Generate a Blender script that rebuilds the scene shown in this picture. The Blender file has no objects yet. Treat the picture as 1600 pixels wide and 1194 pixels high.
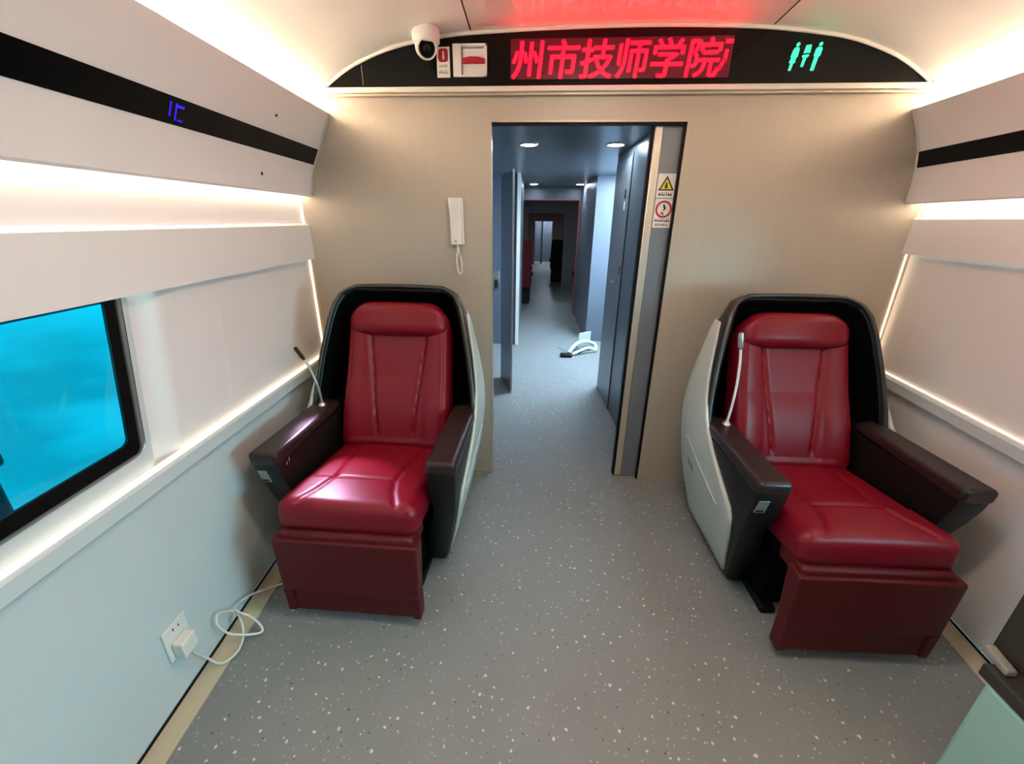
import bpy, math, random
from mathutils import Vector, Matrix

random.seed(7)
scene = bpy.context.scene
COL = scene.collection

# ------------------------------------------------------------------ camera
AX = [[0.99675, 0.04747, -0.06506], [0.08087, -0.36011, 0.92939], [0.01971, -0.93170, -0.36267]]   # filled below from the two vanishing points
def camera_axes(vp=(855, 345), nd=(778, 2280)):
    a = Vector((vp[0] - 800, vp[1] - 597)); b = Vector((nd[0] - 800, nd[1] - 597))
    f = math.sqrt(-a.dot(b))
    Y = Vector((a.x, a.y, f)).normalized(); Z = -Vector((b.x, b.y, f)).normalized(); X = Y.cross(Z)
    return f, X, Y, Z
F_PX, CX, CY, CZ = camera_axes()
cam = bpy.data.cameras.new('camera'); cam.sensor_width = 36; cam.lens = F_PX / 1600 * 36
cam.clip_start = 0.02
cam_ob = bpy.data.objects.new('camera', cam); COL.objects.link(cam_ob)
# columns: camera right, up, back expressed in world axes
right = Vector((CX.x, CY.x, CZ.x)); up = -Vector((CX.y, CY.y, CZ.y)); back = -Vector((CX.z, CY.z, CZ.z))
M = Matrix((right, up, back)).transposed().to_4x4(); M.translation = Vector((0, 0, 1.5))
cam_ob.matrix_world = M
scene.camera = cam_ob

# ------------------------------------------------------------------ look, world, daylight
scene.view_settings.view_transform = 'Standard'
scene.view_settings.look = 'None'
scene.view_settings.gamma = 1.0
scene.view_settings.exposure = 1.2
scene.view_settings.use_curve_mapping = False

K_COVE = 20.0        # warm LED strips on top of the overhead panels
K_LIP = 5.0         # warm LED strips under the overhead panels
K_LOW = 0.5          # glow put into the dado top edges for the light on them
K_CORNER = 2.0       # corner lines
K_DOWN = 70.0        # cool corridor downlights
WARM = (1.0, 0.85, 0.67)
COOL = (0.72, 0.87, 1.0)

w = bpy.data.worlds.new('sky'); scene.world = w; w.use_nodes = True
nt = w.node_tree; nt.nodes.clear()
o_ = nt.nodes.new('ShaderNodeOutputWorld'); bg = nt.nodes.new('ShaderNodeBackground')
tc = nt.nodes.new('ShaderNodeTexCoord'); no = nt.nodes.new('ShaderNodeTexNoise'); cr = nt.nodes.new('ShaderNodeValToRGB')
mp = nt.nodes.new('ShaderNodeMapping'); mp.inputs['Scale'].default_value = (2.0, 2.0, 5.0)
no.inputs['Scale'].default_value = 1.6; no.inputs['Detail'].default_value = 5
cr.color_ramp.elements[0].position = 0.36; cr.color_ramp.elements[0].color = (0.40, 0.44, 0.50, 1)
cr.color_ramp.elements[1].position = 0.68; cr.color_ramp.elements[1].color = (0.86, 0.92, 1.0, 1)
L = nt.links.new
L(tc.outputs['Generated'], mp.inputs['Vector']); L(mp.outputs[0], no.inputs['Vector']); L(no.outputs['Fac'], cr.inputs[0])
L(cr.outputs[0], bg.inputs[0]); L(bg.outputs[0], o_.inputs[0]); bg.inputs[1].default_value = 0.62

def area_light(name, loc, aim, sx, sy, power, color):
    l = bpy.data.lights.new(name, 'AREA'); l.shape = 'RECTANGLE'; l.size = sx; l.size_y = sy; l.energy = power; l.color = color
    o = bpy.data.objects.new(name, l); COL.objects.link(o); o.location = loc
    o.rotation_euler = (Vector(aim) - Vector(loc)).to_track_quat('-Z', 'Y').to_euler()
    return o
area_light('daylight_right_window', (2.3, 0.2, 1.35), (0.2, 0.9, 0.5), 1.4, 0.7, 34, (0.34, 0.88, 1.0))
area_light('daylight_left_window', (-2.0, 0.2, 1.35), (0.2, 0.6, 0.5), 1.4, 0.7, 6, (0.42, 0.90, 1.0))

# ------------------------------------------------------------------ materials
def lin(c):
    return tuple(((v / 255) / 12.92 if v / 255 <= 0.04045 else ((v / 255 + 0.055) / 1.055) ** 2.4) for v in c)
def mat(name, rgb, rough=0.5, metal=0.0, emit=None, strength=0.0, noise=0.0, nscale=(8, 8, 8), bump=0.0, bscale=300, coat=0.0, spec=0.5):
    m = bpy.data.materials.new(name); m.use_nodes = True
    n = m.node_tree.nodes; p = n['Principled BSDF']; lk = m.node_tree.links.new
    c = lin(rgb)
    p.inputs['Base Color'].default_value = (*c, 1); p.inputs['Roughness'].default_value = rough; p.inputs['Metallic'].default_value = metal
    p.inputs['Coat Weight'].default_value = coat; p.inputs['Specular IOR Level'].default_value = spec
    t = n.new('ShaderNodeTexCoord')
    if noise or not emit:
        mpn = n.new('ShaderNodeMapping'); mpn.inputs['Scale'].default_value = nscale
        nz = n.new('ShaderNodeTexNoise'); nz.inputs['Scale'].default_value = 1.0; nz.inputs['Detail'].default_value = 3
        mx = n.new('ShaderNodeMix'); mx.data_type = 'RGBA'
        k = noise if noise else 0.02
        mx.inputs[6].default_value = (*[v * (1 - k) for v in c], 1); mx.inputs[7].default_value = (*[min(1, v * (1 + k)) for v in c], 1)
        lk(t.outputs['Object'], mpn.inputs[0]); lk(mpn.outputs[0], nz.inputs[0]); lk(nz.outputs['Fac'], mx.inputs[0]); lk(mx.outputs[2], p.inputs['Base Color'])
    if bump:
        nb = n.new('ShaderNodeTexNoise'); nb.inputs['Scale'].default_value = bscale; nb.inputs['Detail'].default_value = 2
        b = n.new('ShaderNodeBump'); b.inputs['Strength'].default_value = bump; b.inputs['Distance'].default_value = 0.001
        lk(t.outputs['Object'], nb.inputs[0]); lk(nb.outputs['Fac'], b.inputs['Height']); lk(b.outputs[0], p.inputs['Normal'])
    if emit:
        p.inputs['Emission Color'].default_value = (*emit, 1); p.inputs['Emission Strength'].default_value = strength
    return m
def floor_mat():
    m = bpy.data.materials.new('speckled_vinyl'); m.use_nodes = True
    n = m.node_tree.nodes; p = n['Principled BSDF']; lk = m.node_tree.links.new
    t = n.new('ShaderNodeTexCoord')
    nz = n.new('ShaderNodeTexNoise'); nz.inputs['Scale'].default_value = 5; lk(t.outputs['Object'], nz.inputs[0])
    base = n.new('ShaderNodeMix'); base.data_type = 'RGBA'
    base.inputs[6].default_value = (*lin((127, 130, 129)), 1); base.inputs[7].default_value = (*lin((137, 140, 139)), 1)
    lk(nz.outputs['Fac'], base.inputs[0])
    prev = base.outputs[2]
    for sc, size, keep, colr in ((30.0, 0.115, 0.74, (214, 210, 202)), (52.0, 0.12, 0.80, (186, 182, 174)), (38.0, 0.09, 0.86, (80, 77, 74))):
        # angular chips: Chebychev-like distance warped by noise, only in some cells
        mpn = n.new('ShaderNodeMapping'); mpn.inputs['Scale'].default_value = (sc, sc, 0.0); mpn.inputs['Rotation'].default_value = (0, 0, sc)
        wn = n.new('ShaderNodeTexNoise'); wn.inputs['Scale'].default_value = 90
        lk(t.outputs['Object'], wn.inputs[0])
        ad = n.new('ShaderNodeMix'); ad.data_type = 'RGBA'; ad.blend_type = 'LINEAR_LIGHT'; ad.inputs[0].default_value = 0.005
        lk(t.outputs['Object'], ad.inputs[6]); lk(wn.outputs['Color'], ad.inputs[7]); lk(ad.outputs[2], mpn.inputs[0])
        v = n.new('ShaderNodeTexVoronoi'); v.voronoi_dimensions = '2D'; v.inputs['Scale'].default_value = 1.0; v.inputs['Randomness'].default_value = 1.0
        lk(mpn.outputs[0], v.inputs['Vector'])
        sep = n.new('ShaderNodeSeparateColor'); lk(v.outputs['Color'], sep.inputs[0])
        # size varies from chip to chip
        sz = n.new('ShaderNodeMath'); sz.operation = 'MULTIPLY'; lk(sep.outputs['Green'], sz.inputs[0]); sz.inputs[1].default_value = size
        sz2 = n.new('ShaderNodeMath'); sz2.operation = 'ADD'; lk(sz.outputs[0], sz2.inputs[0]); sz2.inputs[1].default_value = size * 0.35
        lt = n.new('ShaderNodeMath'); lt.operation = 'LESS_THAN'; lk(v.outputs['Distance'], lt.inputs[0]); lk(sz2.outputs[0], lt.inputs[1])
        gt = n.new('ShaderNodeMath'); gt.operation = 'GREATER_THAN'; lk(sep.outputs['Red'], gt.inputs[0]); gt.inputs[1].default_value = keep
        ml = n.new('ShaderNodeMath'); ml.operation = 'MULTIPLY'; lk(lt.outputs[0], ml.inputs[0]); lk(gt.outputs[0], ml.inputs[1])
        mx = n.new('ShaderNodeMix'); mx.data_type = 'RGBA'; lk(ml.outputs[0], mx.inputs[0]); lk(prev, mx.inputs[6]); mx.inputs[7].default_value = (*lin(colr), 1)
        prev = mx.outputs[2]
    lk(prev, p.inputs['Base Color']); p.inputs['Roughness'].default_value = 0.42
    return m
def glass_mat(name, tint, refl=0.06):
    m = bpy.data.materials.new(name); m.use_nodes = True
    n = m.node_tree.nodes; n.clear(); lk = m.node_tree.links.new
    o = n.new('ShaderNodeOutputMaterial'); tr = n.new('ShaderNodeBsdfTransparent'); gl = n.new('ShaderNodeBsdfGlossy'); mx = n.new('ShaderNodeMixShader')
    nz = n.new('ShaderNodeTexNoise'); nz.inputs['Scale'].default_value = 0.8
    mc = n.new('ShaderNodeMix'); mc.data_type = 'RGBA'
    mc.inputs[6].default_value = (*[v * 0.97 for v in tint], 1); mc.inputs[7].default_value = (*tint, 1)
    lk(nz.outputs['Fac'], mc.inputs[0]); lk(mc.outputs[2], tr.inputs[0])
    gl.inputs['Roughness'].default_value = 0.02; gl.inputs[0].default_value = (0.9, 0.95, 1, 1)
    mx.inputs[0].default_value = refl
    lk(tr.outputs[0], mx.inputs[1]); lk(gl.outputs[0], mx.inputs[2]); lk(mx.outputs[0], o.inputs[0])
    return m

MT = dict(
    floor=floor_mat(),
    wall=mat('pale_grey_laminate', (236, 230, 228), 0.38, noise=0.015),
    wall_low=mat('daylit_wall_laminate', (206, 213, 213), 0.35, noise=0.015),  # wall laminate made cooler and darker to carry the bluish window light
    ceil=mat('gloss_white_ceiling', (226, 220, 210), 0.10, noise=0.01),
    ceil_side=mat('satin_white_ceiling', (242, 236, 228), 0.45, noise=0.01),
    beige=mat('champagne_laminate', (184, 173, 158), 0.42, 0.25, noise=0.05, nscale=(120, 120, 1.2)),
    beige_edge=mat('champagne_edge', (196, 180, 158), 0.35, 0.4),
    base=mat('beige_vinyl_edge', (205, 190, 162), 0.5),
    dark_gap=mat('dark_gap', (30, 28, 24), 0.9, spec=0.1),
    black=mat('black_gloss', (9, 9, 9), 0.12, spec=0.25),
    black_strip=mat('black_strip', (5, 5, 5), 0.3, spec=0.15),
    rubber=mat('black_rubber', (6, 6, 6), 0.5, spec=0.2),
    white=mat('white_plastic', (232, 228, 220), 0.35),
    trimw=mat('white_trim', (238, 230, 218), 0.35),
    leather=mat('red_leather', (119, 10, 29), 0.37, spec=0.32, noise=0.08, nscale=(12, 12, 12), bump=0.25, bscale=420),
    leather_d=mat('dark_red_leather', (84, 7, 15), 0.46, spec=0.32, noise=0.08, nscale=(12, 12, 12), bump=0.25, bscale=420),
    shell=mat('black_shell', (13, 12, 11), 0.32, spec=0.3),
    lining=mat('black_lining', (5, 5, 4), 0.8, spec=0.1),
    rim=mat('graphite_rim', (74, 72, 69), 0.3, 0.6),
    arm=mat('brown_black_armrest', (42, 29, 27), 0.34, noise=0.06, spec=0.4),
    armside=mat('charcoal_arm_side', (19, 20, 19), 0.4, spec=0.3),
    seatw=mat('off_white_shell', (190, 195, 188), 0.35),
    silver=mat('silver', (190, 190, 186), 0.3, 0.8),
    plate=mat('grey_plate', (150, 154, 152), 0.35, 0.5),
    steel=mat('brushed_steel', (128, 134, 142), 0.36, 0.35, noise=0.05, nscale=(90, 90, 1.0)),
    steel_d=mat('dark_steel', (108, 114, 122), 0.36, 0.35, noise=0.05, nscale=(90, 90, 1.0)),
    champ=mat('champagne_metal', (222, 214, 200), 0.35, 0.8),
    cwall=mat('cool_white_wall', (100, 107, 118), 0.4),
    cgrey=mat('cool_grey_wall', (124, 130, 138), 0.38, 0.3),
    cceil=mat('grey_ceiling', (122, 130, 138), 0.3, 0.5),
    coach=mat('dark_coach_wall', (120, 118, 118), 0.6),
    coachwood=mat('brown_bulkhead', (120, 92, 80), 0.6),
    redline=mat('dull_red_trim', (190, 84, 90), 0.5),
    seatred=mat('dark_red_fabric', (96, 12, 22), 0.8),
    seatblack=mat('black_fabric', (16, 16, 18), 0.8),
    strip=mat('warm_led', (255, 240, 215), 0.5, emit=WARM, strength=K_COVE),
    ledge_glow=mat('warm_ledge_glow', (255, 240, 215), 0.5, emit=(1, 0.86, 0.66), strength=K_LOW),
    strip_lip=mat('warm_led_lip', (255, 240, 215), 0.5, emit=WARM, strength=K_LIP),
    strip_corner=mat('warm_led_corner', (255, 240, 215), 0.5, emit=(1, 0.80, 0.50), strength=K_CORNER),
    down=mat('cool_led', (245, 250, 255), 0.5, emit=COOL, strength=K_DOWN),
    sidewin=mat('bright_door_pane', (240, 248, 255), 0.4, emit=(0.52, 0.77, 1.0), strength=4.0),
    vest_fill=mat('cool_fill_panel', (245, 250, 255), 0.5, emit=(0.58, 0.80, 1.0), strength=42.0),
    dim=mat('dim_lamp', (240, 250, 255), 0.4, emit=COOL, strength=220.0),
    fill_lamp=mat('fill_lamp_glow', (250, 246, 238), 0.4, emit=(1, 0.85, 0.73), strength=16.0),
    led_red=mat('red_led', (255, 20, 50), 0.4, emit=(1.0, 0.0002, 0.0025), strength=9.0),
    led_bg=mat('dark_red_screen', (44, 12, 18), 0.25, emit=(0.30, 0.0, 0.02), strength=0.16),  # bloom of the red letters put into the screen as a dim glow
    led_green=mat('green_led', (40, 255, 160), 0.4, emit=(0.03, 1.0, 0.30), strength=0.8),
    led_blue=mat('blue_led', (40, 20, 255), 0.4, emit=(0.03, 0.0, 1.0), strength=0.35),
    red=mat('red_plastic', (176, 14, 40), 0.35),
    yellow=mat('yellow_print', (226, 206, 40), 0.5),
    ink=mat('black_print', (30, 26, 26), 0.6),
    inkg=mat('grey_print', (130, 124, 122), 0.6),
    sticker=mat('white_sticker', (230, 226, 222), 0.45),
    teal=mat('pale_teal_laminate', (166, 208, 194), 0.5),
    olive=mat('dark_olive_metal', (58, 56, 46), 0.45),
    latch=mat('pale_grey_latch', (145, 145, 138), 0.4),
    bundle=mat('pale_plastic', (205, 215, 205), 0.45),
    sheet=mat('grey_green_sheet', (128, 142, 136), 0.5),
    post=mat('dark_figure', (40, 52, 58), 0.6),
    ground=mat('depot_ground', (120, 124, 126), 0.8),
    glass_l=glass_mat('cyan_tinted_glass', (0.004, 0.62, 0.86), 0.05),
    glass_r=glass_mat('clear_tinted_glass', (0.75, 0.85, 0.9), 0.06),
)

# ------------------------------------------------------------------ mesh helpers
class MB:
    def __init__(s): s.v = []; s.f = []
    def add(s, vs, fs):
        b = len(s.v); s.v += [tuple(p) for p in vs]; s.f += [tuple(b + i for i in f) for f in fs]; return s
    def hexa(s, p):   # bottom 4 (ccw), top 4
        return s.add(p, [(3, 2, 1, 0), (4, 5, 6, 7), (0, 1, 5, 4), (1, 2, 6, 5), (2, 3, 7, 6), (3, 0, 4, 7)])
    def box(s, x0, x1, y0, y1, z0, z1):
        return s.hexa([(x0, y0, z0), (x1, y0, z0), (x1, y1, z0), (x0, y1, z0), (x0, y0, z1), (x1, y0, z1), (x1, y1, z1), (x0, y1, z1)])
    def prism(s, poly, off):
        n = len(poly); o = Vector(off)
        vs = [Vector(p) for p in poly] + [Vector(p) + o for p in poly]
        return s.add(vs, [tuple(range(n))[::-1], tuple(range(n, 2 * n))] + [(i, (i + 1) % n, n + (i + 1) % n, n + i) for i in range(n)])
    def grid(s, rows, closed=False):
        r, c = len(rows), len(rows[0]); vs = [p for row in rows for p in row]; fs = []
        for i in range(r - 1):
            for j in range(c if closed else c - 1):
                fs.append((i * c + j, i * c + (j + 1) % c, (i + 1) * c + (j + 1) % c, (i + 1) * c + j))
        return s.add(vs, fs)
    def tube(s, path, r, seg=10, closed=False, flat=1.0):
        P = [Vector(p) for p in path]; n = len(P); rows = []
        prev = None
        for i in range(n):
            if closed: t = (P[(i + 1) % n] - P[i - 1])
            else: t = P[min(i + 1, n - 1)] - P[max(i - 1, 0)]
            t.normalize()
            if prev is None:
                a = Vector((0, 0, 1)) if abs(t.z) < 0.9 else Vector((1, 0, 0))
                u = a.cross(t).normalized()
            else: u = (prev - t * prev.dot(t)).normalized()
            prev = u; q = t.cross(u); rr = r[i] if isinstance(r, (list, tuple)) else r
            rows.append([P[i] + rr * (math.cos(2 * math.pi * k / seg) * u + flat * math.sin(2 * math.pi * k / seg) * q) for k in range(seg)])
        if closed: rows.append(rows[0])
        s.grid(rows, True)
        if not closed:
            b = len(s.v) - n * seg
            s.f.append(tuple(b + k for k in range(seg))[::-1]); s.f.append(tuple(b + (n - 1) * seg + k for k in range(seg)))
        return s
    def cyl(s, p0, p1, r0, r1=None, seg=24): return s.tube([p0, p1], [r0, r0 if r1 is None else r1], seg)
    def lathe(s, prof, c=(0, 0, 0), seg=28, axis=None):
        rows = []
        for (r, h) in prof: rows.append([Vector((r * math.cos(2 * math.pi * k / seg), r * math.sin(2 * math.pi * k / seg), h)) for k in range(seg)])
        if axis is not None:
            q = Vector((0, 0, 1)).rotation_difference(Vector(axis).normalized()); rows = [[q @ p for p in row] for row in rows]
        rows = [[p + Vector(c) for p in row] for row in rows]
        s.grid(rows, True)
        return s
    def rbox(s, hx, hy, hz, r, n=(10, 10, 6), fn=None, q=None, c=(0, 0, 0)):
        """rounded box, centred; fn deforms the point, q rotates, c moves"""
        H = (hx, hy, hz); seen = {}; b = len(s.v)
        def spread(k, m, h):   # denser near the rounded edge
            t = -1 + 2 * k / m
            return h * t
        def pt(p):
            key = tuple(round(a, 6) for a in p)
            if key in seen: return seen[key]
            inner = Vector([max(-(H[i] - r), min(H[i] - r, p[i])) for i in range(3)])
            d = Vector(p) - inner
            x = inner + (d.normalized() * r if d.length > 1e-9 else d)
            if fn: x = fn(x)
            if q is not None: x = q @ x
            s.v.append(tuple(x + Vector(c))); seen[key] = len(s.v) - 1
            return seen[key]
        for ax in range(3):
            a1, a2 = (ax + 1) % 3, (ax + 2) % 3
            for sg in (-1, 1):
                for i in range(n[a1]):
                    for j in range(n[a2]):
                        quad = []
                        for (di, dj) in ((0, 0), (1, 0), (1, 1), (0, 1)):
                            p = [0, 0, 0]; p[ax] = sg * H[ax]; p[a1] = spread(i + di, n[a1], H[a1]); p[a2] = spread(j + dj, n[a2], H[a2]); quad.append(pt(p))
                        s.f.append(tuple(quad if sg > 0 else quad[::-1]))
        return s

ROOT = {}
def make_mesh(name, mb, m, shift, ang):
    me = bpy.data.meshes.new(name); me.from_pydata([tuple(Vector(p) - shift) for p in mb.v], [], mb.f); me.validate(); me.update()
    import bmesh
    bm = bmesh.new(); bm.from_mesh(me); bmesh.ops.recalc_face_normals(bm, faces=bm.faces); bm.to_mesh(me); bm.free()
    me.materials.append(m)
    if ang:
        for p in me.polygons: p.use_smooth = True
        me.set_sharp_from_angle(angle=math.radians(ang))
    return me
def obj(name, mb, m, parent=None, bevel=0.0, ang=40, segs=2, local=False, label=None):
    """one mesh object; world coordinates unless local"""
    if parent is not None:
        shift = Vector((0, 0, 0)) if local else ROOT[parent]
    else:
        lo = [min(p[i] for p in mb.v) for i in range(3)]; hi = [max(p[i] for p in mb.v) for i in range(3)]
        shift = Vector(((lo[0] + hi[0]) / 2, (lo[1] + hi[1]) / 2, lo[2]))
    o = bpy.data.objects.new(name, make_mesh(name, mb, MT[m] if isinstance(m, str) else m, shift, ang)); COL.objects.link(o)
    if parent is not None: o.parent = parent; ROOT[o] = shift
    else: o.location = shift; ROOT[o] = shift
    if bevel:
        b = o.modifiers.new('bevel', 'BEVEL'); b.width = bevel; b.segments = segs; b.limit_method = 'ANGLE'; b.angle_limit = math.radians(35)
    if label: o['label'] = label
    return o
def thing(name, label, cat, loc, rz=0.0, group=None):
    o = bpy.data.objects.new(name, None); COL.objects.link(o); o.location = loc; o.rotation_euler = (0, 0, rz); o.empty_display_size = 0.1
    o['label'] = label; o['category'] = cat
    if group: o['group'] = group
    ROOT[o] = Vector(loc); return o
def tag(o, label, cat, group=None):
    o['label'] = label; o['category'] = cat
    if group: o['group'] = group
    return o
def struct(o, label=None, cat=None):
    o['kind'] = 'structure'
    if label: o['label'] = label
    if cat: o['category'] = cat
    return o
def box(*a): return MB().box(*a)
def smooth_path(pts, n=8, closed=False):
    P = [Vector(p) for p in pts]; out = []; N = len(P)
    for i in range(N if closed else N - 1):
        p0, p1, p2, p3 = (P[(i - 1) % N], P[i], P[(i + 1) % N], P[(i + 2) % N]) if closed else (P[max(i - 1, 0)], P[i], P[i + 1], P[min(i + 2, N - 1)])
        for k in range(n):
            t = k / n
            out.append(0.5 * ((2 * p1) + (-p0 + p2) * t + (2 * p0 - 5 * p1 + 4 * p2 - p3) * t * t + (-p0 + 3 * p1 - 3 * p2 + p3) * t ** 3))
    if not closed: out.append(P[-1])
    return out
def lerp_table(tab, z):
    if z <= tab[0][0]: return tab[0][1]
    for (a, b), (c, d) in zip(tab, tab[1:]):
        if z <= c:
            return b + (d - b) * (z - a) / (c - a)
    return tab[-1][1]

# ------------------------------------------------------------------ the carriage: it narrows towards the nose, behind the camera
D = 2.27; YF = -1.6; CXX = 0.25
def TX(x, y): return CXX + (x - CXX) * (1 - 0.062 * (D - y))
STN = [YF, -0.6, 0.2, 0.9, 1.6, D]
def sweep(prof, ys=STN):
    return MB().grid([[(TX(x, y), y, z) for y in ys] for (x, z) in prof])
def bar(x0, x1, z0, z1, ya=YF, yb=D):   # a tapering bar along a wall
    return MB().hexa([(TX(x0, ya), ya, z0), (TX(x1, ya), ya, z0), (TX(x1, yb), yb, z0), (TX(x0, yb), yb, z0),
                      (TX(x0, ya), ya, z1), (TX(x1, ya), ya, z1), (TX(x1, yb), yb, z1), (TX(x0, yb), yb, z1)])

struct(obj('floor', box(-1.6, 2.0, YF, 19.0, -0.06, 0.0), 'floor', ang=0))
# ceiling: vaulted, three bays
ARCH = [(-1.085, 2.062), (-1.0, 2.122), (-0.9, 2.172), (-0.72, 2.23), (-0.48, 2.268), (-0.2, 2.283), (0.06, 2.290), (0.33, 2.293), (0.6, 2.290), (0.9, 2.278), (1.165, 2.25), (1.30, 2.222), (1.44, 2.174), (1.54, 2.122), (1.622, 2.062)]
def ceil_z(x): return lerp_table(ARCH, x)
side_l = [(-1.42, 1.93), (-1.32, 1.965), (-1.2, 2.0)] + [p for p in ARCH if p[0] < -0.4] + [(-0.372, 2.2745)]
mid = [(-0.366, 2.2749)] + [p for p in ARCH if -0.36 < p[0] < 0.9] + [(0.912, 2.2770)]
side_r = [(0.918, 2.2766)] + [p for p in ARCH if p[0] > 0.95] + [(1.73, 2.0), (1.84, 1.965), (1.94, 1.93)]
struct(obj('ceiling', sweep(mid), 'ceil', ang=60))
struct(obj('ceiling_left', sweep(side_l), 'ceil_side', ang=60))
struct(obj('ceiling_right', sweep(side_r), 'ceil_side', ang=60))
struct(obj('ceiling_back', sweep([(-0.50, 2.281), (-0.3, 2.288), (0.1, 2.30), (0.5, 2.30), (0.9, 2.286), (1.05, 2.282)]), 'dark_gap'))

# side walls: recess above frieze, frieze, window band, dado rail, lower wall
WIN_Z0, WIN_Z1 = 0.812, 1.292
def side_wall(side):
    s = -1 if side == 'left' else 1
    def q(dl, dr): return dl if side == 'left' else dr
    xr = q(-1.285, 1.765)     # recess
    prof_up = [(q(-1.30, 1.80), 2.0), (xr, 1.75), (xr, 1.475)]
    frieze = [(xr, 1.472), (xr - s * 0.022, 1.470), (xr - s * 0.030, 1.462), (xr - s * 0.034, 1.30), (xr - s * 0.034, 1.292), (xr, 1.290)]
    if side == 'right': 
        prof_up = [(a, b + (0.062 if b < 1.6 else 0)) for a, b in prof_up]
        frieze = [(a, b + (0.064 if b > 1.4 else 0.078)) for a, b in frieze]
    zt = frieze[-1][1]
    m = MB()
    m.grid([[(TX(x, y), y, z) for y in STN] for (x, z) in prof_up])
    m.grid([[(TX(x, y), y, z) for y in STN] for (x, z) in frieze])
    # window band, with the opening left out; the far edge of the opening leans
    zb = q(0.74, 0.79)
    xb = q(-1.285, 1.775)
    def edge(z): return 1.085 - (zt - z) * 0.17 if side == 'left' else 0.98
    zs = [zb] + [0.812 + k * (zt - 0.812) / 6 for k in range(7)]
    def push(y, e):     # band is set back next to the window
        t = max(0.0, min(1.0, (y - (e + 0.055)) / 0.075)); t = t * t * (3 - 2 * t)
        return 0.036 * (1 - t)
    rows = []
    for z in zs:
        e = edge(max(z, 0.812)); ys = [e + 0.004, e + 0.03] + [e + 0.05 + k * 0.011 for k in range(9)] + [1.45, 1.75, 2.0, D]
        rows.append([(TX(xb + s * push(y, e), y), y, z) for y in ys])
    m.grid(rows)
    y0 = -0.35
    m.grid([[(TX(xb + s * 0.036, y), y, z) for y in (y0, edge(max(z, .812)) * 0.5, edge(max(z, .812)) + 0.004)] for z in (zb, 0.812)])
    m.grid([[(TX(xb, y), y, z) for y in (YF, -0.9, y0)] for z in (zb, 1.05, zt)])
    # lower wall
    xl = q(-1.283, 1.786)
    lo_ = sweep([(xb, zb), (xl, 0.69), (xl, 0.35), (xl, 0.014)])
    struct(obj('wall_%s_lower' % side, lo_, 'wall_low' if side == 'left' else 'wall', ang=30))
    struct(obj('wall_' + side, m, 'wall', ang=30))
    # dark gap and pale floor edging
    g = bar(xl - s * 0.002, xl - s * 0.006, 0.0, 0.014)
    struct(obj('trim_1' if side == 'left' else 'trim_2', g, 'dark_gap'))
    struct(obj('baseboard_' + side, bar(xl - s * 0.006, xl - s * 0.085, 0.0, 0.004), 'base'))
    # dado rail; the light on its top edge is put in as a glowing strip
    zr = q((0.776, 0.722), (0.792, 0.737)); sl = q(0.019, 0.0)
    r = sweep([(xb, zr[0] + 0.004), (xb - s * 0.026, zr[0] + 0.002), (xb - s * 0.036, zr[0] - 0.006), (xb - s * 0.036, zr[1] + 0.006), (xb - s * 0.030, zr[1]), (xl, zr[1] - 0.004)])
    r.v = [(x, y, z - sl * (y - 1.2)) for x, y, z in r.v]
    rail = struct(obj('trim_3' if side == 'left' else 'trim_4', r, 'wall_low', ang=30))
    lw = q(0.026, 0.012)
    ll = bar(xb - s * 0.0005, xb - s * lw, zr[0] + 0.0025, zr[0] + 0.0065); ll.v = [(x, y, z - sl * (y - 1.2)) for x, y, z in ll.v]
    obj('light_line', ll, 'ledge_glow', rail)
    return xb, xl, zt, edge
LW = side_wall('left'); RW = side_wall('right')

def light_line(name, label, mb, m, g):
    return tag(obj(name, mb, m), label, 'light strip', g)
def corner(x0, z0, x1, z1, s):
    return MB().hexa([(x0, D - 0.004, z0), (x0 + s * 0.005, D - 0.004, z0), (x0 + s * 0.005, D - 0.001, z0), (x0, D - 0.001, z0),
                      (x1, D - 0.004, z1), (x1 + s * 0.005, D - 0.004, z1), (x1 + s * 0.005, D - 0.001, z1), (x1, D - 0.001, z1)])
light_line('light_strip', 'vertical warm light line in corner left of left seat', corner(-1.284, 0.77, -1.284, 1.60, 1), 'strip_corner', 'vertical warm light lines in back corners')
light_line('light_strip', 'vertical warm light line in corner right of right seat', corner(1.764, 0.80, 1.754, 1.60, -1), 'strip_corner', 'vertical warm light lines in back corners')

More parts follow.
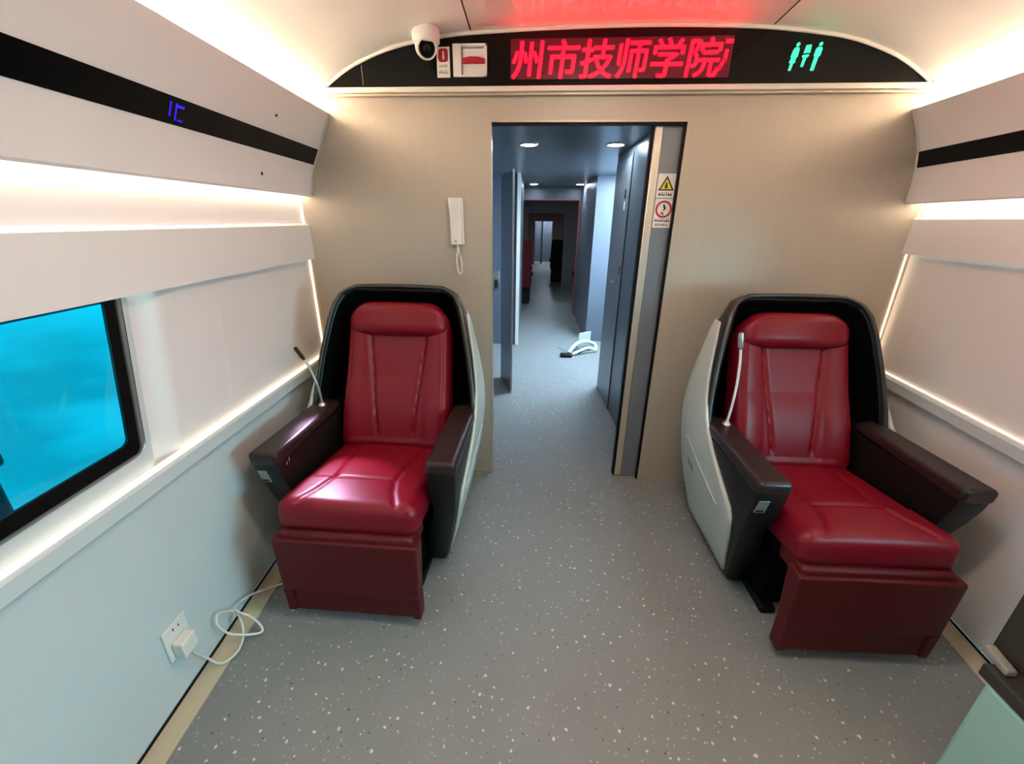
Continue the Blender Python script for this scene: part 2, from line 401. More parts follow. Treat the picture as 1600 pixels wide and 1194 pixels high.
# overhead panels with the cove light strips
def overhead(side):
    s = -1 if side == 'left' else 1
    if side == 'left':
        pts = [(-1.40, 1.945), (-1.10, 1.958), (-1.088, 1.976), (-1.068, 1.968), (-1.110, 1.885), (-1.147, 1.814), (-1.181, 1.747), (-1.203, 1.68), (-1.214, 1.607), (-1.226, 1.600), (-1.252, 1.604), (-1.262, 1.64), (-1.33, 1.66)]
        lab = 'long curved pale overhead panel with black strip above the window, left wall'
    else:
        pts = [(1.92, 1.945), (1.609, 1.958), (1.597, 1.980), (1.577, 1.973), (1.625, 1.885), (1.655, 1.809), (1.668, 1.744), (1.674, 1.68), (1.672, 1.599), (1.684, 1.592), (1.720, 1.596), (1.732, 1.63), (1.80, 1.65)]
        lab = 'long curved pale overhead panel with black strip along the right wall'
    t = thing('overhead_panel', lab, 'overhead panel', (TX(pts[3][0], D), D, 1.59))
    yb = D - 0.002
    m = MB(); ys = [YF, -0.6, 0.2, 0.9, 1.6, yb]
    m.grid([[(TX(x, y), y, z) for (x, z) in pts] for y in ys], True)
    m.f.append(tuple(len(m.v) - len(pts) + k for k in range(len(pts))))
    obj('panel', m, 'wall', t, ang=28)
    # white end profile next to the back wall
    ew = [(x - s * 0.004, z) for (x, z) in pts[2:9]]
    m = MB().grid([[(TX(x - s * 0.0, y), y, z) for (x, z) in ew] for y in (yb - 0.012, yb)] )
    obj('end_trim', m, 'trimw', t)
    def on(z, off=0.002):   # surface of the panel at height z
        for (a, b), (c, d) in zip(pts[3:9], pts[4:9]):
            if d <= z <= b: return a + (c - a) * (z - b) / (d - b) - s * off
    za, zb_ = (1.747, 1.814) if side == 'left' else (1.744, 1.809)
    st = MB(); rows = []
    for y in (YF, -0.6, 0.2, 0.9, 1.6, yb - 0.012):
        rows.append([(TX(on(za, 0.0), y), y, za), (TX(on(za, 0.003), y), y, za), (TX(on(zb_, 0.003), y), y, zb_), (TX(on(zb_, 0.0), y), y, zb_)])
    st.grid(rows, True); b = len(st.v) - 4; st.f.append((b, b + 1, b + 2, b + 3))
    strip = obj('display_strip', st, 'black_strip', t)
    # cove strips: on top of the panel, and behind the lower lip
    if side == 'left': obj('light_strip', bar(-1.190, -1.158, 1.957, 1.963), 'strip', t); obj('light_strip', bar(-1.256, -1.2715, 1.606, 1.622), 'strip_lip', t)
    else: obj('light_strip', bar(1.673, 1.693, 1.957, 1.963), 'strip', t); obj('light_strip', bar(1.724, 1.7395, 1.598, 1.614), 'strip_lip', t)
    def pin(y, z):
        x = TX(on(z, 0.0), y)
        mm = MB().cyl((x - s * 0.0015, y, z), (x + s * 0.003, y, z), 0.0065, seg=12); obj('screw', mm, 'ink', t)
    if side == 'left':
        pin(1.83, 1.875); pin(1.80, 1.665)
        def glyph(y0, y1, z0, z1):
            return MB().hexa([(TX(on(z0, .0035), y0), y0, z0), (TX(on(z0, .0035), y1), y1, z0), (TX(on(z0, .001), y1), y1, z0), (TX(on(z0, .001), y0), y0, z0),
                              (TX(on(z1, .0035), y0), y0, z1), (TX(on(z1, .0035), y1), y1, z1), (TX(on(z1, .001), y1), y1, z1), (TX(on(z1, .001), y0), y0, z1)])
        g = MB()
        for (y0, y1, z0, z1) in [(1.296, 1.302, 1.765, 1.801), (1.318, 1.324, 1.758, 1.800), (1.324, 1.352, 1.791, 1.797), (1.330, 1.352, 1.758, 1.762)]:
            h = glyph(y0, y1, z0, z1); g.add(h.v, h.f)
        obj('display_glyph', g, 'led_blue', strip)
    return t
overhead('left'); overhead('right')

# left window
def left_window():
    xb, xl, zt, edge = LW
    s = -1; xo = xb + s * 0.036
    def P(y, z, off=0.0): return (TX(xo, y) - off, y, z)
    fr = thing('window_1', 'large cyan tinted window with black border in the left wall', 'window', P(0.4, WIN_Z0)); fr['kind'] = 'structure'
    ztop = zt + 0.02
    def ring(y_in, y_out, zb_in, zb_out, off0, off1, r):
        # L-shaped band: bottom edge and far edge with a rounded corner
        inner = []; outer = []
        def path(yedge, zbot, rad):
            pts = []
            def e(z): return yedge + (edge(z) - edge(WIN_Z0))
            pts.append((-0.35, zbot))
            pts.append((e(zbot) - rad, zbot))
            for k in range(1, 7):
                a = -math.pi / 2 + k * (math.pi / 2) / 6
                zz = zbot + rad + rad * math.sin(a); pts.append((e(zz) - rad + rad * math.cos(a), zz))
            pts.append((e(ztop), ztop)); return pts
        A = path(y_in, zb_in, r); B = path(y_out, zb_out, r + 0.02)
        m = MB(); rows = []
        for (a, b) in zip(A, B):
            rows.append([P(a[0], a[1], -off0), P(a[0], a[1], -off1), P(b[0], b[1], -off1), P(b[0], b[1], -off0)])
        m.grid(rows, True); return m
    eb = edge(WIN_Z0)
    # glass right edge at eb-0.065, black band to eb-0.035, grey bead, black, pale outer lip
    obj('outer_frame', ring(eb - 0.006, eb + 0.012, 0.848, 0.765, -0.006, 0.031, 0.02), 'wall_low', fr, ang=30)
    obj('rubber_seal', ring(eb - 0.060, eb - 0.006, 0.892, 0.848, 0.022, 0.03, 0.02), 'rubber', fr, ang=30)
    obj('bead', ring(eb - 0.026, eb - 0.014, 0.852, 0.846, 0.028, 0.036, 0.02), 'plate', fr, ang=30)
    y1 = eb - 0.055 + (edge(ztop) - eb)
    obj('pane', MB().add([P(-0.35, 0.87, -0.0275), P(eb - 0.03, 0.87, -0.0275), P(y1 + 0.03, ztop, -0.0275), P(-0.35, ztop, -0.0275)], [(0, 1, 2, 3)]), 'glass_l', fr)
    m = MB().hexa([P(-0.35, zt - 0.012, 0.004), P(1.045, zt - 0.012, 0.004), P(1.045, zt - 0.012, -0.02), P(-0.35, zt - 0.012, -0.02), P(-0.35, zt - 0.002, 0.004), P(1.045, zt - 0.002, 0.004), P(1.045, zt - 0.002, -0.02), P(-0.35, zt - 0.002, -0.02)])
    obj('blind_bar', m, 'plate', fr)
left_window()
def right_window():
    xb, xl, zt, edge = RW; xo = xb + 0.026
    def P(y, z, off=0.0): return (TX(xo, y) + off, y, z)
    fr = thing('window_2', 'side window in the right wall, nearer than the picture shows', 'window', P(0.3, 0.812)); fr['kind'] = 'structure'
    m = MB()
    for (ya, yb, za, zb) in ((-0.35, 0.98, 0.80, 0.86), (0.92, 0.985, 0.80, 1.37), (-0.35, -0.29, 0.80, 1.37)):
        m.hexa([P(ya, za), P(yb, za), P(yb, za, .02), P(ya, za, .02), P(ya, zb), P(yb, zb), P(yb, zb, .02), P(ya, zb, .02)])
    obj('frame', m, 'rubber', fr)
    obj('pane', MB().add([P(-0.33, 0.82, .012), P(0.96, 0.82, .012), P(0.96, 1.37, .012), P(-0.33, 1.37, .012)], [(0, 1, 2, 3)]), 'glass_r', fr)
right_window()
# a fine seam with a lifted edge in the left wall panel
sm = []
for k in range(9):
    z = 1.235 - k * 0.05; y = 1.47 - k * 0.0075
    sm.append((TX(-1.2845, y) , y, z))
struct(obj('trim_5', MB().tube(sm, 0.0016, 6), 'trimw'))

# the wall at the front, behind the camera
struct(obj('wall_front', box(TX(-1.45, YF), TX(2.0, YF), YF - 0.05, YF, 0, 2.35), 'beige', ang=0))

# back wall with the doorway
DX0, DX1, DZ = -0.287, 0.630, 1.935
m = MB(); TB = 0.026
m.box(-1.42, DX0, D, D + TB, 0, 2.33); m.box(DX1, 1.95, D, D + TB, 0, 2.33); m.box(DX0, DX1, D, D + TB, DZ, 2.33)
struct(obj('wall_back', m, 'beige', ang=0))
m = MB(); e = 0.006
m.box(DX0 - 0.002, DX0 + e, D - 0.003, D + TB + .004, 0, DZ); m.box(DX1 - e, DX1 + 0.002, D - 0.003, D + TB, 0, DZ); m.box(DX0, DX1, D - 0.003, D + TB, DZ - 0.004, DZ + 0.004)
struct(obj('trim_6', m, 'beige_edge'))
m = MB(); m.box(DX1 - 0.016, DX1 - e, D + 0.003, D + TB + 0.002, 0, DZ - .004); m.box(DX0 + e, DX1 - e, D + 0.003, D + TB, DZ - 0.016, DZ - 0.004)
struct(obj('trim_7', m, 'rubber'))
struct(obj('trim_8', box(-0.2905, -0.2885, D - 0.0012, D + .001, DZ, 2.04), 'beige_edge'))
# sliding door, mostly slid into its pocket on the right
dr = thing('door_1', 'steel sliding door slid open into the right side of the doorway', 'door', (0.9, 2.318, 0.0)); dr['kind'] = 'structure'
obj('leaf', box(0.528, 1.40, 2.302, 2.335, 0.004, 2.02), 'steel', dr)
obj('seal', box(0.472, 0.486, 2.300, 2.337, 0.004, 2.02), 'rubber', dr, bevel=0.003)
obj('edge_strip', box(0.486, 0.528, 2.2975, 2.337, 0.004, 2.02), 'champ', dr, bevel=0.006)
# stickers on the door leaf
def rect(x0, x1, z0, z1, y, th=0.0012): return MB().box(x0, x1, y - th, y, z0, z1)
def disc(cx, cz, r, y, th=0.0012, seg=28, ri=0.0):
    m = MB()
    o = [(cx + r * math.cos(2 * math.pi * k / seg), cz + r * math.sin(2 * math.pi * k / seg)) for k in range(seg)]
    if ri == 0: m.prism([(a, y, b) for a, b in o], (0, -th, 0))
    else:
        i = [(cx + ri * math.cos(2 * math.pi * k / seg), cz + ri * math.sin(2 * math.pi * k / seg)) for k in range(seg)]
        rows = [[(a, y, b) for a, b in i], [(a, y - th, b) for a, b in i], [(a, y - th, b) for a, b in o], [(a, y, b) for a, b in o], [(a, y, b) for a, b in i]]
        m.grid(rows, True)
    return m
def dashes(x0, x1, z0, z1, y, n, seed):
    rnd = random.Random(seed); m = MB(); w_ = (x1 - x0) / n
    for k in range(n):
        a = x0 + k * w_
        m.box(a + w_ * 0.08, a + w_ * 0.86, y - 0.0006, y, z0 + (z1 - z0) * rnd.uniform(0, .2), z0 + (z1 - z0) * rnd.uniform(.45, .65))
        m.box(a + w_ * rnd.uniform(.1, .4), a + w_ * rnd.uniform(.5, .9), y - 0.0006, y, z0 + (z1 - z0) * .72, z1)
    return m
YS = 2.3015
st = thing('warning_sticker', 'white sticker with yellow warning triangle on the steel door', 'sticker', (0.575, YS, 1.60))
obj('backing', rect(0.530, 0.618, 1.612, 1.720, YS), 'sticker', st)
def tri(cx, cz, r, y): return MB().prism([(cx + r * math.sin(a), y, cz + r * math.cos(a)) for a in (0, 2.0944, 4.18879)], (0, -0.0008, 0))
obj('triangle', tri(0.574, 1.667, 0.044, YS - 0.0012), 'ink', st); obj('triangle_fill', tri(0.574, 1.6665, 0.031, YS - 0.002), 'yellow', st)
obj('figure', MB().prism([(0.571, YS - .0028, 1.682), (0.577, YS - .0028, 1.680), (0.580, YS - .0028, 1.655), (0.566, YS - .0028, 1.655)], (0, -.0004, 0)), 'ink', st)
obj('caption', dashes(0.540, 0.606, 1.622, 1.637, YS - 0.0012, 6, 1), 'ink', st)
st = thing('prohibition_sticker', 'white sticker with red prohibition ring below the yellow triangle sticker', 'sticker', (0.575, YS, 1.47))
obj('backing', rect(0.530, 0.618, 1.474, 1.608, YS), 'sticker', st)
obj('ring', disc(0.575, 1.560, 0.040, YS - 0.0012, ri=0.031), 'red', st)
obj('figure', MB().prism([(0.574 + a * .022, YS - .0012, 1.560 + b * .026) for a, b in ((-.1, 1), (.3, .7), (.55, .1), (.2, -.2), (-.1, -.3), (.1, .2), (-.15, .5))], (0, -.0006, 0)), 'ink', st)
obj('figure_legs', MB().prism([(0.570 + a * .02, YS - .0012, 1.545 + b * .02) for a, b in ((-.3, .1), (.1, .2), (.5, -.6), (.2, -.7), (-.1, -.2), (-.5, -.6))], (0, -.0006, 0)), 'red', st)
obj('caption', dashes(0.537, 0.612, 1.501, 1.516, YS - 0.0012, 8, 2), 'ink', st)
obj('caption', dashes(0.542, 0.606, 1.483, 1.494, YS - 0.0012, 7, 3), 'ink', st)

# ------------------------------------------------------------------ display board above the doorway
YB = D - 0.004
bd = thing('display_board', 'arched black display board with red scrolling text above the doorway', 'display board', (0.27, D, 2.04))
def arch_poly(inset):
    pts = []
    for (x, z) in ARCH[1:-1]:
        pts.append((x, z - inset))
    return [(-1.078 + inset * 1.6, 2.072)] + pts + [(1.615 - inset * 1.6, 2.072)]
fine = []
A = [Vector((x, 0, z)) for x, z in arch_poly(0.014)]
fine = smooth_path(A, 5)
obj('panel', MB().prism([(p.x, YB, p.z) for p in fine], (0, -0.008, 0)), 'black', bd, ang=30)
top = smooth_path([Vector((x, YB - 0.012, z)) for x, z in arch_poly(0.006)], 5)
obj('arch_trim', MB().tube(top, 0.0085, 8), 'trimw', bd, ang=60)
obj('rail', box(-1.088, 1.627, YB - 0.03, YB, 2.046, 2.068), 'trimw', bd, bevel=0.004)
obj('rail_lip', box(-1.088, 1.627, YB - 0.018, YB, 2.034, 2.045), 'beige_edge', bd, bevel=0.002)
YP = YB - 0.008
obj('screen', rect(-0.192, 0.766, 2.096, 2.246, YP, 0.002), 'led_bg', bd)
def text_mesh(body, size, offset, shear):
    c = bpy.data.curves.new('letters', 'FONT'); c.body = body; c.size = size; c.offset = offset; c.shear = shear; c.resolution_u = 4
    o = bpy.data.objects.new('letters', c); COL.objects.link(o); bpy.context.view_layer.update()
    me = bpy.data.meshes.new_from_object(o.evaluated_get(bpy.context.evaluated_depsgraph_get()))
    out = [tuple(v.co) for v in me.vertices], [tuple(p.vertices) for p in me.polygons]
    bpy.data.objects.remove(o); bpy.data.curves.remove(c); bpy.data.meshes.remove(me)
    return out
lv, lf = text_mesh('\u5dde\u5e02\u6280\u5e08\u5b66\u9662', 0.152, 0.0, 0.10)
tx = MB()
for k, (dx, dz) in enumerate(((0, 0), (0.0022, 0), (-0.0022, 0), (0, 0.0018), (0, -0.0018))): tx.add([(-0.194 + dx + x, YP - 0.0030 - 0.0001 * k, 2.1105 + dz + y) for x, y, z in lv], lf)
# the first strokes of a seventh character, cut by the screen's right edge
def stroke(pts, w_, y):
    m = MB()
    for (x0, z0), (x1, z1) in zip(pts, pts[1:]):
        d = Vector((x1 - x0, z1 - z0)).normalized() * w_; n_ = Vector((-d.y, d.x))
        m.prism([(x0 + n_.x - d.x, y, z0 + n_.y - d.y), (x1 + n_.x + d.x, y, z1 + n_.y + d.y), (x1 - n_.x + d.x, y, z1 - n_.y + d.y), (x0 - n_.x - d.x, y, z0 - n_.y - d.y)], (0, -0.0005, 0))
    return m
for pts in ([(0.740, 2.226), (0.756, 2.226)], [(0.742, 2.190), (0.738, 2.160), (0.722, 2.132), (0.704, 2.116)]):
    h = stroke(pts, 0.0075 if len(pts) == 2 else 0.0065, YP - 0.0030); tx.add(h.v, h.f)
obj('red_text', tx, 'led_red', bd, ang=0)
# toilet pictogram: woman, child, man, leaning as the photo shows it
def sk(pts, cx, cz, y=YP): return [(cx + a + b * 0.17, y, cz + b) for a, b in pts]
def picto(polys, cx, cz):
    m = MB()
    for p in polys: m.prism(sk(p, cx, cz), (0, -0.0012, 0))
    return m
def circ(cx, cz, r): return [(cx + r * math.cos(k * math.pi / 8), cz + r * math.sin(k * math.pi / 8)) for k in range(16)]
IC = 2.168
woman = [circ(0, .043, .0072), [(-.007, .033), (.007, .033), (.012, .024), (.014, -.002), (.009, -.002), (.012, -.022), (-.013, -.022), (-.009, -.002), (-.014, -.002), (-.012, .024)], [(-.006, -.022), (.006, -.022), (.005, -.050), (-.005, -.050)]]
man = [circ(0, .043, .0072), [(-.008, .033), (.008, .033), (.013, .026), (.013, .002), (.008, .0), (.008, -.050), (-.006, -.050), (-.008, .0), (-.013, .002), (-.013, .026)]]
child = [[(-.011, .040), (.009, .042), (.014, .014), (-.012, .012)], [(-.013, .005), (.013, .008), (.011, -.002), (.006, -.004), (.005, -.036), (-.006, -.036), (-.006, -.006), (-.013, -.002)]]
obj('woman_symbol', picto(woman, 1.026, IC), 'led_green', bd); obj('child_symbol', picto(child, 1.072, IC), 'led_green', bd); obj('man_symbol', picto(man, 1.118, IC), 'led_green', bd)
obj('joint_line', box(-0.884, -0.881, YP - 0.001, YP, 2.08, 2.158), 'inkg', bd)

# emergency sticker and handle box on the board
YK = YP
st = thing('emergency_sticker', 'small white sticker with red badge beside the security camera', 'sticker', (-0.497, YK, 2.10))
obj('backing', rect(-0.528, -0.468, 2.106, 2.222, YK, 0.002), 'sticker', st)
def rrect(cx, cz, hx, hz, r, y, th):
    p = []
    for (sx, sz, a0) in ((1, 1, 0), (-1, 1, 90), (-1, -1, 180), (1, -1, 270)):
        for k in range(5):
            a = math.radians(a0 + k * 22.5); p.append((cx + sx * (hx - r) + r * math.cos(a), y, cz + sz * (hz - r) + r * math.sin(a)))
    return MB().prism(p, (0, -th, 0))
obj('badge', rrect(-0.498, 2.190, 0.022, 0.025, 0.012, YK - .002, .001), 'red', st)
obj('badge_mark', rrect(-0.497, 2.190, 0.0045, 0.017, 0.004, YK - .003, .0006), 'sticker', st)
obj('caption', dashes(-0.518, -0.478, 2.146, 2.156, YK - .002, 5, 4), 'inkg', st); obj('caption', dashes(-0.520, -0.476, 2.120, 2.133, YK - .002, 6, 5), 'inkg', st)
hb = thing('emergency_handle_box', 'square white emergency box with red pull handle on the black board', 'emergency handle', (-0.374, YK, 2.10))
m = MB(); m.box(-0.452, -0.414, YK - 0.012, YK, 2.106, 2.230); m.box(-0.414, -0.298, YK - 0.012, YK, 2.220, 2.230); m.box(-0.414, -0.298, YK - 0.012, YK, 2.106, 2.114); m.box(-0.306, -0.298, YK - 0.012, YK, 2.106, 2.230); m.box(-0.414, -0.306, YK - 0.004, YK, 2.114, 2.220)
obj('housing', m, 'sticker', hb, bevel=0.001)
obj('groove', box(-0.4145, -0.409, YK - 0.0128, YK - .003, 2.116, 2.219), 'inkg', hb)
obj('top_groove', box(-0.409, -0.312, YK - 0.006, YK - .003, 2.213, 2.217), 'inkg', hb)
obj('pull_handle', MB().prism([(-0.410, YK - 0.004, 2.155), (-0.308, YK - 0.004, 2.155), (-0.306, YK - 0.004, 2.172), (-0.335, YK - .004, 2.180), (-0.375, YK - .004, 2.181), (-0.410, YK - 0.004, 2.175)], (0, -0.014, 0)), 'red', hb, bevel=0.003)

# security camera hanging from the ceiling
cx_, cy_ = -0.552, 2.175; cz_ = ceil_z(cx_) - 0.004
sc_ = thing('security_camera', 'white turret security camera hanging from the ceiling by the black board', 'camera', (cx_, cy_, 2.15))
obj('base', MB().lathe([(0.0, cz_ + 0.006), (0.058, cz_ + 0.006), (0.060, cz_ - 0.015), (0.058, cz_ - 0.040), (0.050, cz_ - 0.048), (0, cz_ - 0.048)], (cx_, cy_, 0)), 'white', sc_, ang=50)
ax = Vector((0.32, -0.78, -0.50)).normalized(); bc = Vector((cx_, cy_ - 0.004, cz_ - 0.056))
ball = [(0.0, -0.048)] + [(0.048 * math.cos(t), 0.048 * math.sin(t)) for t in [math.radians(-80 + 10 * k) for k in range(12)]] + [(0.041, 0.032), (0.040, 0.034), (0.036, 0.034), (0.034, 0.022), (0, 0.022)]
hd = obj('head', MB().lathe(ball, bc, axis=ax), 'white', sc_, ang=40)
obj('lens_face', MB().lathe([(0, 0.028), (0.034, 0.028), (0.034, 0.022), (0, 0.022)], bc, axis=ax), 'black', hd)
obj('lens', MB().lathe([(0, 0.036), (0.010, 0.035), (0.015, 0.032), (0.017, 0.027), (0, 0.027)], bc, axis=ax), 'black', hd, ang=60)

# wall phone
ph = thing('wall_phone', 'white intercom handset on the beige wall left of the doorway', 'phone', (-0.46, D, 1.376))
m = MB().hexa([(-0.489, D - 0.012, 1.378), (-0.424, D - 0.012, 1.378), (-0.424, D, 1.378), (-0.489, D, 1.378), (-0.498, D - 0.014, 1.602), (-0.428, D - 0.014, 1.602), (-0.428, D, 1.602), (-0.498, D, 1.602)])
obj('cradle', m, 'white', ph, bevel=0.004)
m = MB(); pr = [(1.380, 0.040), (1.40, 0.044), (1.44, 0.034), (1.50, 0.030), (1.55, 0.034), (1.585, 0.044), (1.601, 0.040)]
rows = []
for z, dp in pr:
    t = (z - 1.38) / 0.22; xl_ = -0.488 - 0.009 * t; xr_ = -0.437 + 0.004 * t
    rows.append([(xl_, D - 0.012, z), (xl_, D - dp + .004, z), (xl_ + 0.005, D - dp, z), (xr_ - 0.005, D - dp, z), (xr_, D - dp + .004, z), (xr_, D - 0.012, z)])
m.grid(rows, True); m.f.append(tuple(range(6))); m.f.append(tuple(len(m.v) - 6 + k for k in range(6)))
hs = obj('handset', m, 'white', ph, ang=40)
obj('button', MB().cyl((-0.463, D - 0.043, 1.396), (-0.463, D - 0.046, 1.396), 0.004, seg=12), 'inkg', hs)
loop = smooth_path([(-0.462, D - 0.02, 1.378), (-0.459, D - 0.02, 1.36), (-0.462, D - 0.022, 1.33), (-0.464, D - 0.024, 1.29), (-0.461, D - 0.022, 1.25), (-0.452, D - 0.018, 1.228), (-0.442, D - 0.016, 1.245), (-0.441, D - 0.014, 1.28), (-0.448, D - 0.014, 1.32), (-0.456, D - 0.015, 1.35), (-0.458, D - 0.014, 1.374)], 8)
# coiled cord: a helix wound around the loop
hx = []
for i, p in enumerate(loop):
    a = i * 2.4; hx.append(Vector(p) + Vector((math.cos(a) * 0.0035, math.sin(a) * 0.0035, 0)))
obj('cord', MB().tube(smooth_path(hx, 3), 0.0034, 6), 'white', ph, ang=80)

# ------------------------------------------------------------------ business seats
LZ = 1.7
WT = [(0.0, 0.285), (0.02, 0.29), (0.2, 0.335), (0.4, 0.375), (0.55, 0.393), (0.65, 0.396), (0.75, 0.390), (0.9, 0.366), (1.05, 0.333), (1.12, 0.312), (1.16, 0.288), (1.18, 0.262), (1.195, 0.215)]
BT = [(0.0, 2.06), (0.02, 2.08), (0.3, 2.14), (0.6, 2.165), (0.9, 2.155), (1.05, 2.13), (1.12, 2.105), (1.16, 2.08), (1.195, 2.05)]
FT = [(0.0, 1.76), (0.66, 1.76), (0.9, 1.842), (1.05, 1.895), (1.12, 1.925), (1.16, 1.950), (1.195, 1.985)]
RT = [(0.0, 0.17), (0.9, 0.19), (1.12, 0.16), (1.195, 0.06)]
def hw(z): return lerp_table(WT, z)
def shell_ring(z, off=0.0, yfront=None, n_side=6, n_arc=8, n_back=6):
    w_ = hw(z) + off; yb = lerp_table(BT, z) - LZ + off; yf = (lerp_table(FT, z) if yfront is None else yfront) - LZ
    r = min(lerp_table(RT, z), w_ - 0.01, yb - yf - 0.005)
    pts = []
    for k in range(n_side): pts.append((-w_, yf + (yb - r - yf) * k / n_side))
    for k in range(n_arc): a = math.pi - (math.pi / 2) * k / n_arc; pts.append((-w_ + r + r * math.cos(a), yb - r + r * math.sin(a)))
    for k in range(n_back + 1): pts.append((-w_ + r + (2 * w_ - 2 * r) * k / n_back, yb))
    for k in range(1, n_arc + 1): a = math.pi / 2 - (math.pi / 2) * k / n_arc; pts.append((w_ - r + r * math.cos(a), yb - r + r * math.sin(a)))
    for k in range(1, n_side + 1): pts.append((w_, yb - r + (yf - yb + r) * k / n_side))
    return [(x, y, z) for x, y in pts]
def seg_dist(p, a, b):
    ax_, ay = a; bx, by = b; px, py = p; dx, dy = bx - ax_, by - ay
    t = max(0, min(1, ((px - ax_) * dx + (py - ay) * dy) / (dx * dx + dy * dy + 1e-12)))
    return math.hypot(px - ax_ - t * dx, py - ay - t * dy)
AF = [(0.015, 1.50), (0.10, 1.475), (0.25, 1.415), (0.45, 1.335), (0.58, 1.295), (0.64, 1.285), (0.665, 1.285)]   # arm front edge

def make_seat(label, loc, rz):
    t = thing('business_seat', label, 'seat', loc, rz, 'red leather business seats')
    def part(name, mb, m, parent=None, **k): return obj(name, mb, m, parent or t, local=True, **k)
    # plinth and floor rails
    part('plinth', MB().box(-0.20, 0.20, 1.40 - LZ, 2.02 - LZ, 0.0, 0.36), 'lining', bevel=0.01)
    for s in (-1, 1): part('floor_rail', MB().box(s * 0.19 - 0.03, s * 0.19 + 0.03, 1.345 - LZ, 2.05 - LZ, 0.0, 0.035), 'rubber', bevel=0.008)
    # wrap-around shell
    zs = [0.02, 0.1, 0.2, 0.3, 0.4, 0.5, 0.58, 0.66, 0.74, 0.82, 0.9, 0.98, 1.05, 1.09, 1.12, 1.14, 1.16, 1.172, 1.184, 1.195]
    m = MB(); rings = [shell_ring(z) for z in zs]; m.grid(rings)
    topr = rings[-1]; b = len(m.v) - len(topr)
    m.f.append(tuple(b + k for k in range(len(topr))))
    sh = part('shell', m, 'shell', ang=50)
    so = sh.modifiers.new('thickness', 'SOLIDIFY'); so.thickness = 0.028; so.offset = 1.0 if False else -1.0
    # lining inside the shell
    lz = [z for z in zs if 0.3 <= z <= 1.16]; m = MB()
    m.grid([[(x * (hw(z) - 0.030) / hw(z), y - 0.031 if abs(y) > 0 else y, z) for (x, y, z) in shell_ring(z)] for z in lz])
    # keep the lining behind the front edge
    m.v = [(x, max(y, lerp_table(FT, z) - LZ + 0.012), z) for x, y, z in m.v]
    part('lining', m, 'lining', ang=50)
    # rim along the front edge of the wings
    L_ = [shell_ring(z)[0] for z in zs if z >= 0.66]; R_ = [shell_ring(z)[-1] for z in zs if z >= 0.66]
    pth = [Vector(p) for p in L_] + [Vector((hw(1.195) * k, 1.985 - LZ - 0.004 * (1 - k * k), 1.195 + 0.006 * (1 - k * k))) for k in (-0.7, -0.35, 0, 0.35, 0.7)] + [Vector(p) for p in R_[::-1]]
    pth = [Vector((p.x * 0.972, p.y - 0.002, p.z)) for p in pth]
    part('rim', MB().tube(pth, 0.0095, 10), 'rim', ang=80)
    # arms: flared sides down to the floor, with an armrest on top
    for s in (-1, 1):
        rows = []
        for z in (0.015, 0.06, 0.1, 0.2, 0.3, 0.4, 0.5, 0.58, 0.61, 0.625):
            xo = hw(z) - 0.001; xi = lerp_table([(0.0, 0.175), (0.40, 0.284), (0.66, 0.284)], z); yf = lerp_table(AF, z) - LZ
            rows.append([(s * xi, yf + 0.004, z), (s * (xi + 0.012), yf, z), (s * (xo - 0.014), yf, z), (s * (xo - 0.003), yf + 0.006, z), (s * xo, yf + 0.022, z), (s * xo, 1.95 - LZ, z), (s * xi, 1.95 - LZ, z)])
        m = MB().grid(rows, True); m.f.append(tuple(range(7))); m.f.append(tuple(len(m.v) - 7 + k for k in range(7)))
        sd = part('arm', m, 'armside', ang=35)
        m = MB().hexa([(s * 0.281, 1.284 - LZ, 0.612), (s * 0.398, 1.284 - LZ, 0.612), (s * 0.396, 1.83 - LZ, 0.630), (s * 0.281, 1.80 - LZ, 0.630),
                       (s * 0.281, 1.278 - LZ, 0.672), (s * 0.398, 1.278 - LZ, 0.672), (s * 0.395, 1.83 - LZ, 0.672), (s * 0.281, 1.80 - LZ, 0.672)])
        part('armrest', m, 'arm', bevel=0.018, segs=5)
        if s < 0:
            q = Vector((0, -(0.45 - 0.58), 0)).normalized()
            def yaf(z): return lerp_table(AF, z) - LZ
            def pl(x0, x1, z0, z1, o0, o1):
                return MB().hexa([(x0, yaf(z0) - o1, z0), (x1, yaf(z0) - o1, z0), (x1, yaf(z0) + o0, z0), (x0, yaf(z0) + o0, z0), (x0, yaf(z1) - o1, z1), (x1, yaf(z1) - o1, z1), (x1, yaf(z1) + o0, z1), (x0, yaf(z1) + o0, z1)])
            cp = part('control_plate', pl(-0.378, -0.340, 0.530, 0.592, 0.002, 0.003), 'plate', sd, bevel=0.002)
            part('control_slot', pl(-0.374, -0.348, 0.535, 0.545, 0.0, 0.004), 'ink', cp)
            for (yy, zz, h_) in ((1.335, 0.595, 0.016), (1.352, 0.600, 0.020)):
                part('control_mark', MB().box(-0.2845, -0.2832, yy - LZ, yy - LZ + 0.004, zz, zz + h_), 'latch', sd)
    # off-white side covers
    FW = [(0.05, 1.522), (0.20, 1.470), (0.33, 1.436), (0.42, 1.424), (0.435, 1.430), (0.47, 1.475), (0.53, 1.560), (0.60, 1.655), (0.68, 1.745), (0.78, 1.815), (0.9, 1.870), (1.0, 1.915), (1.08, 1.955)]
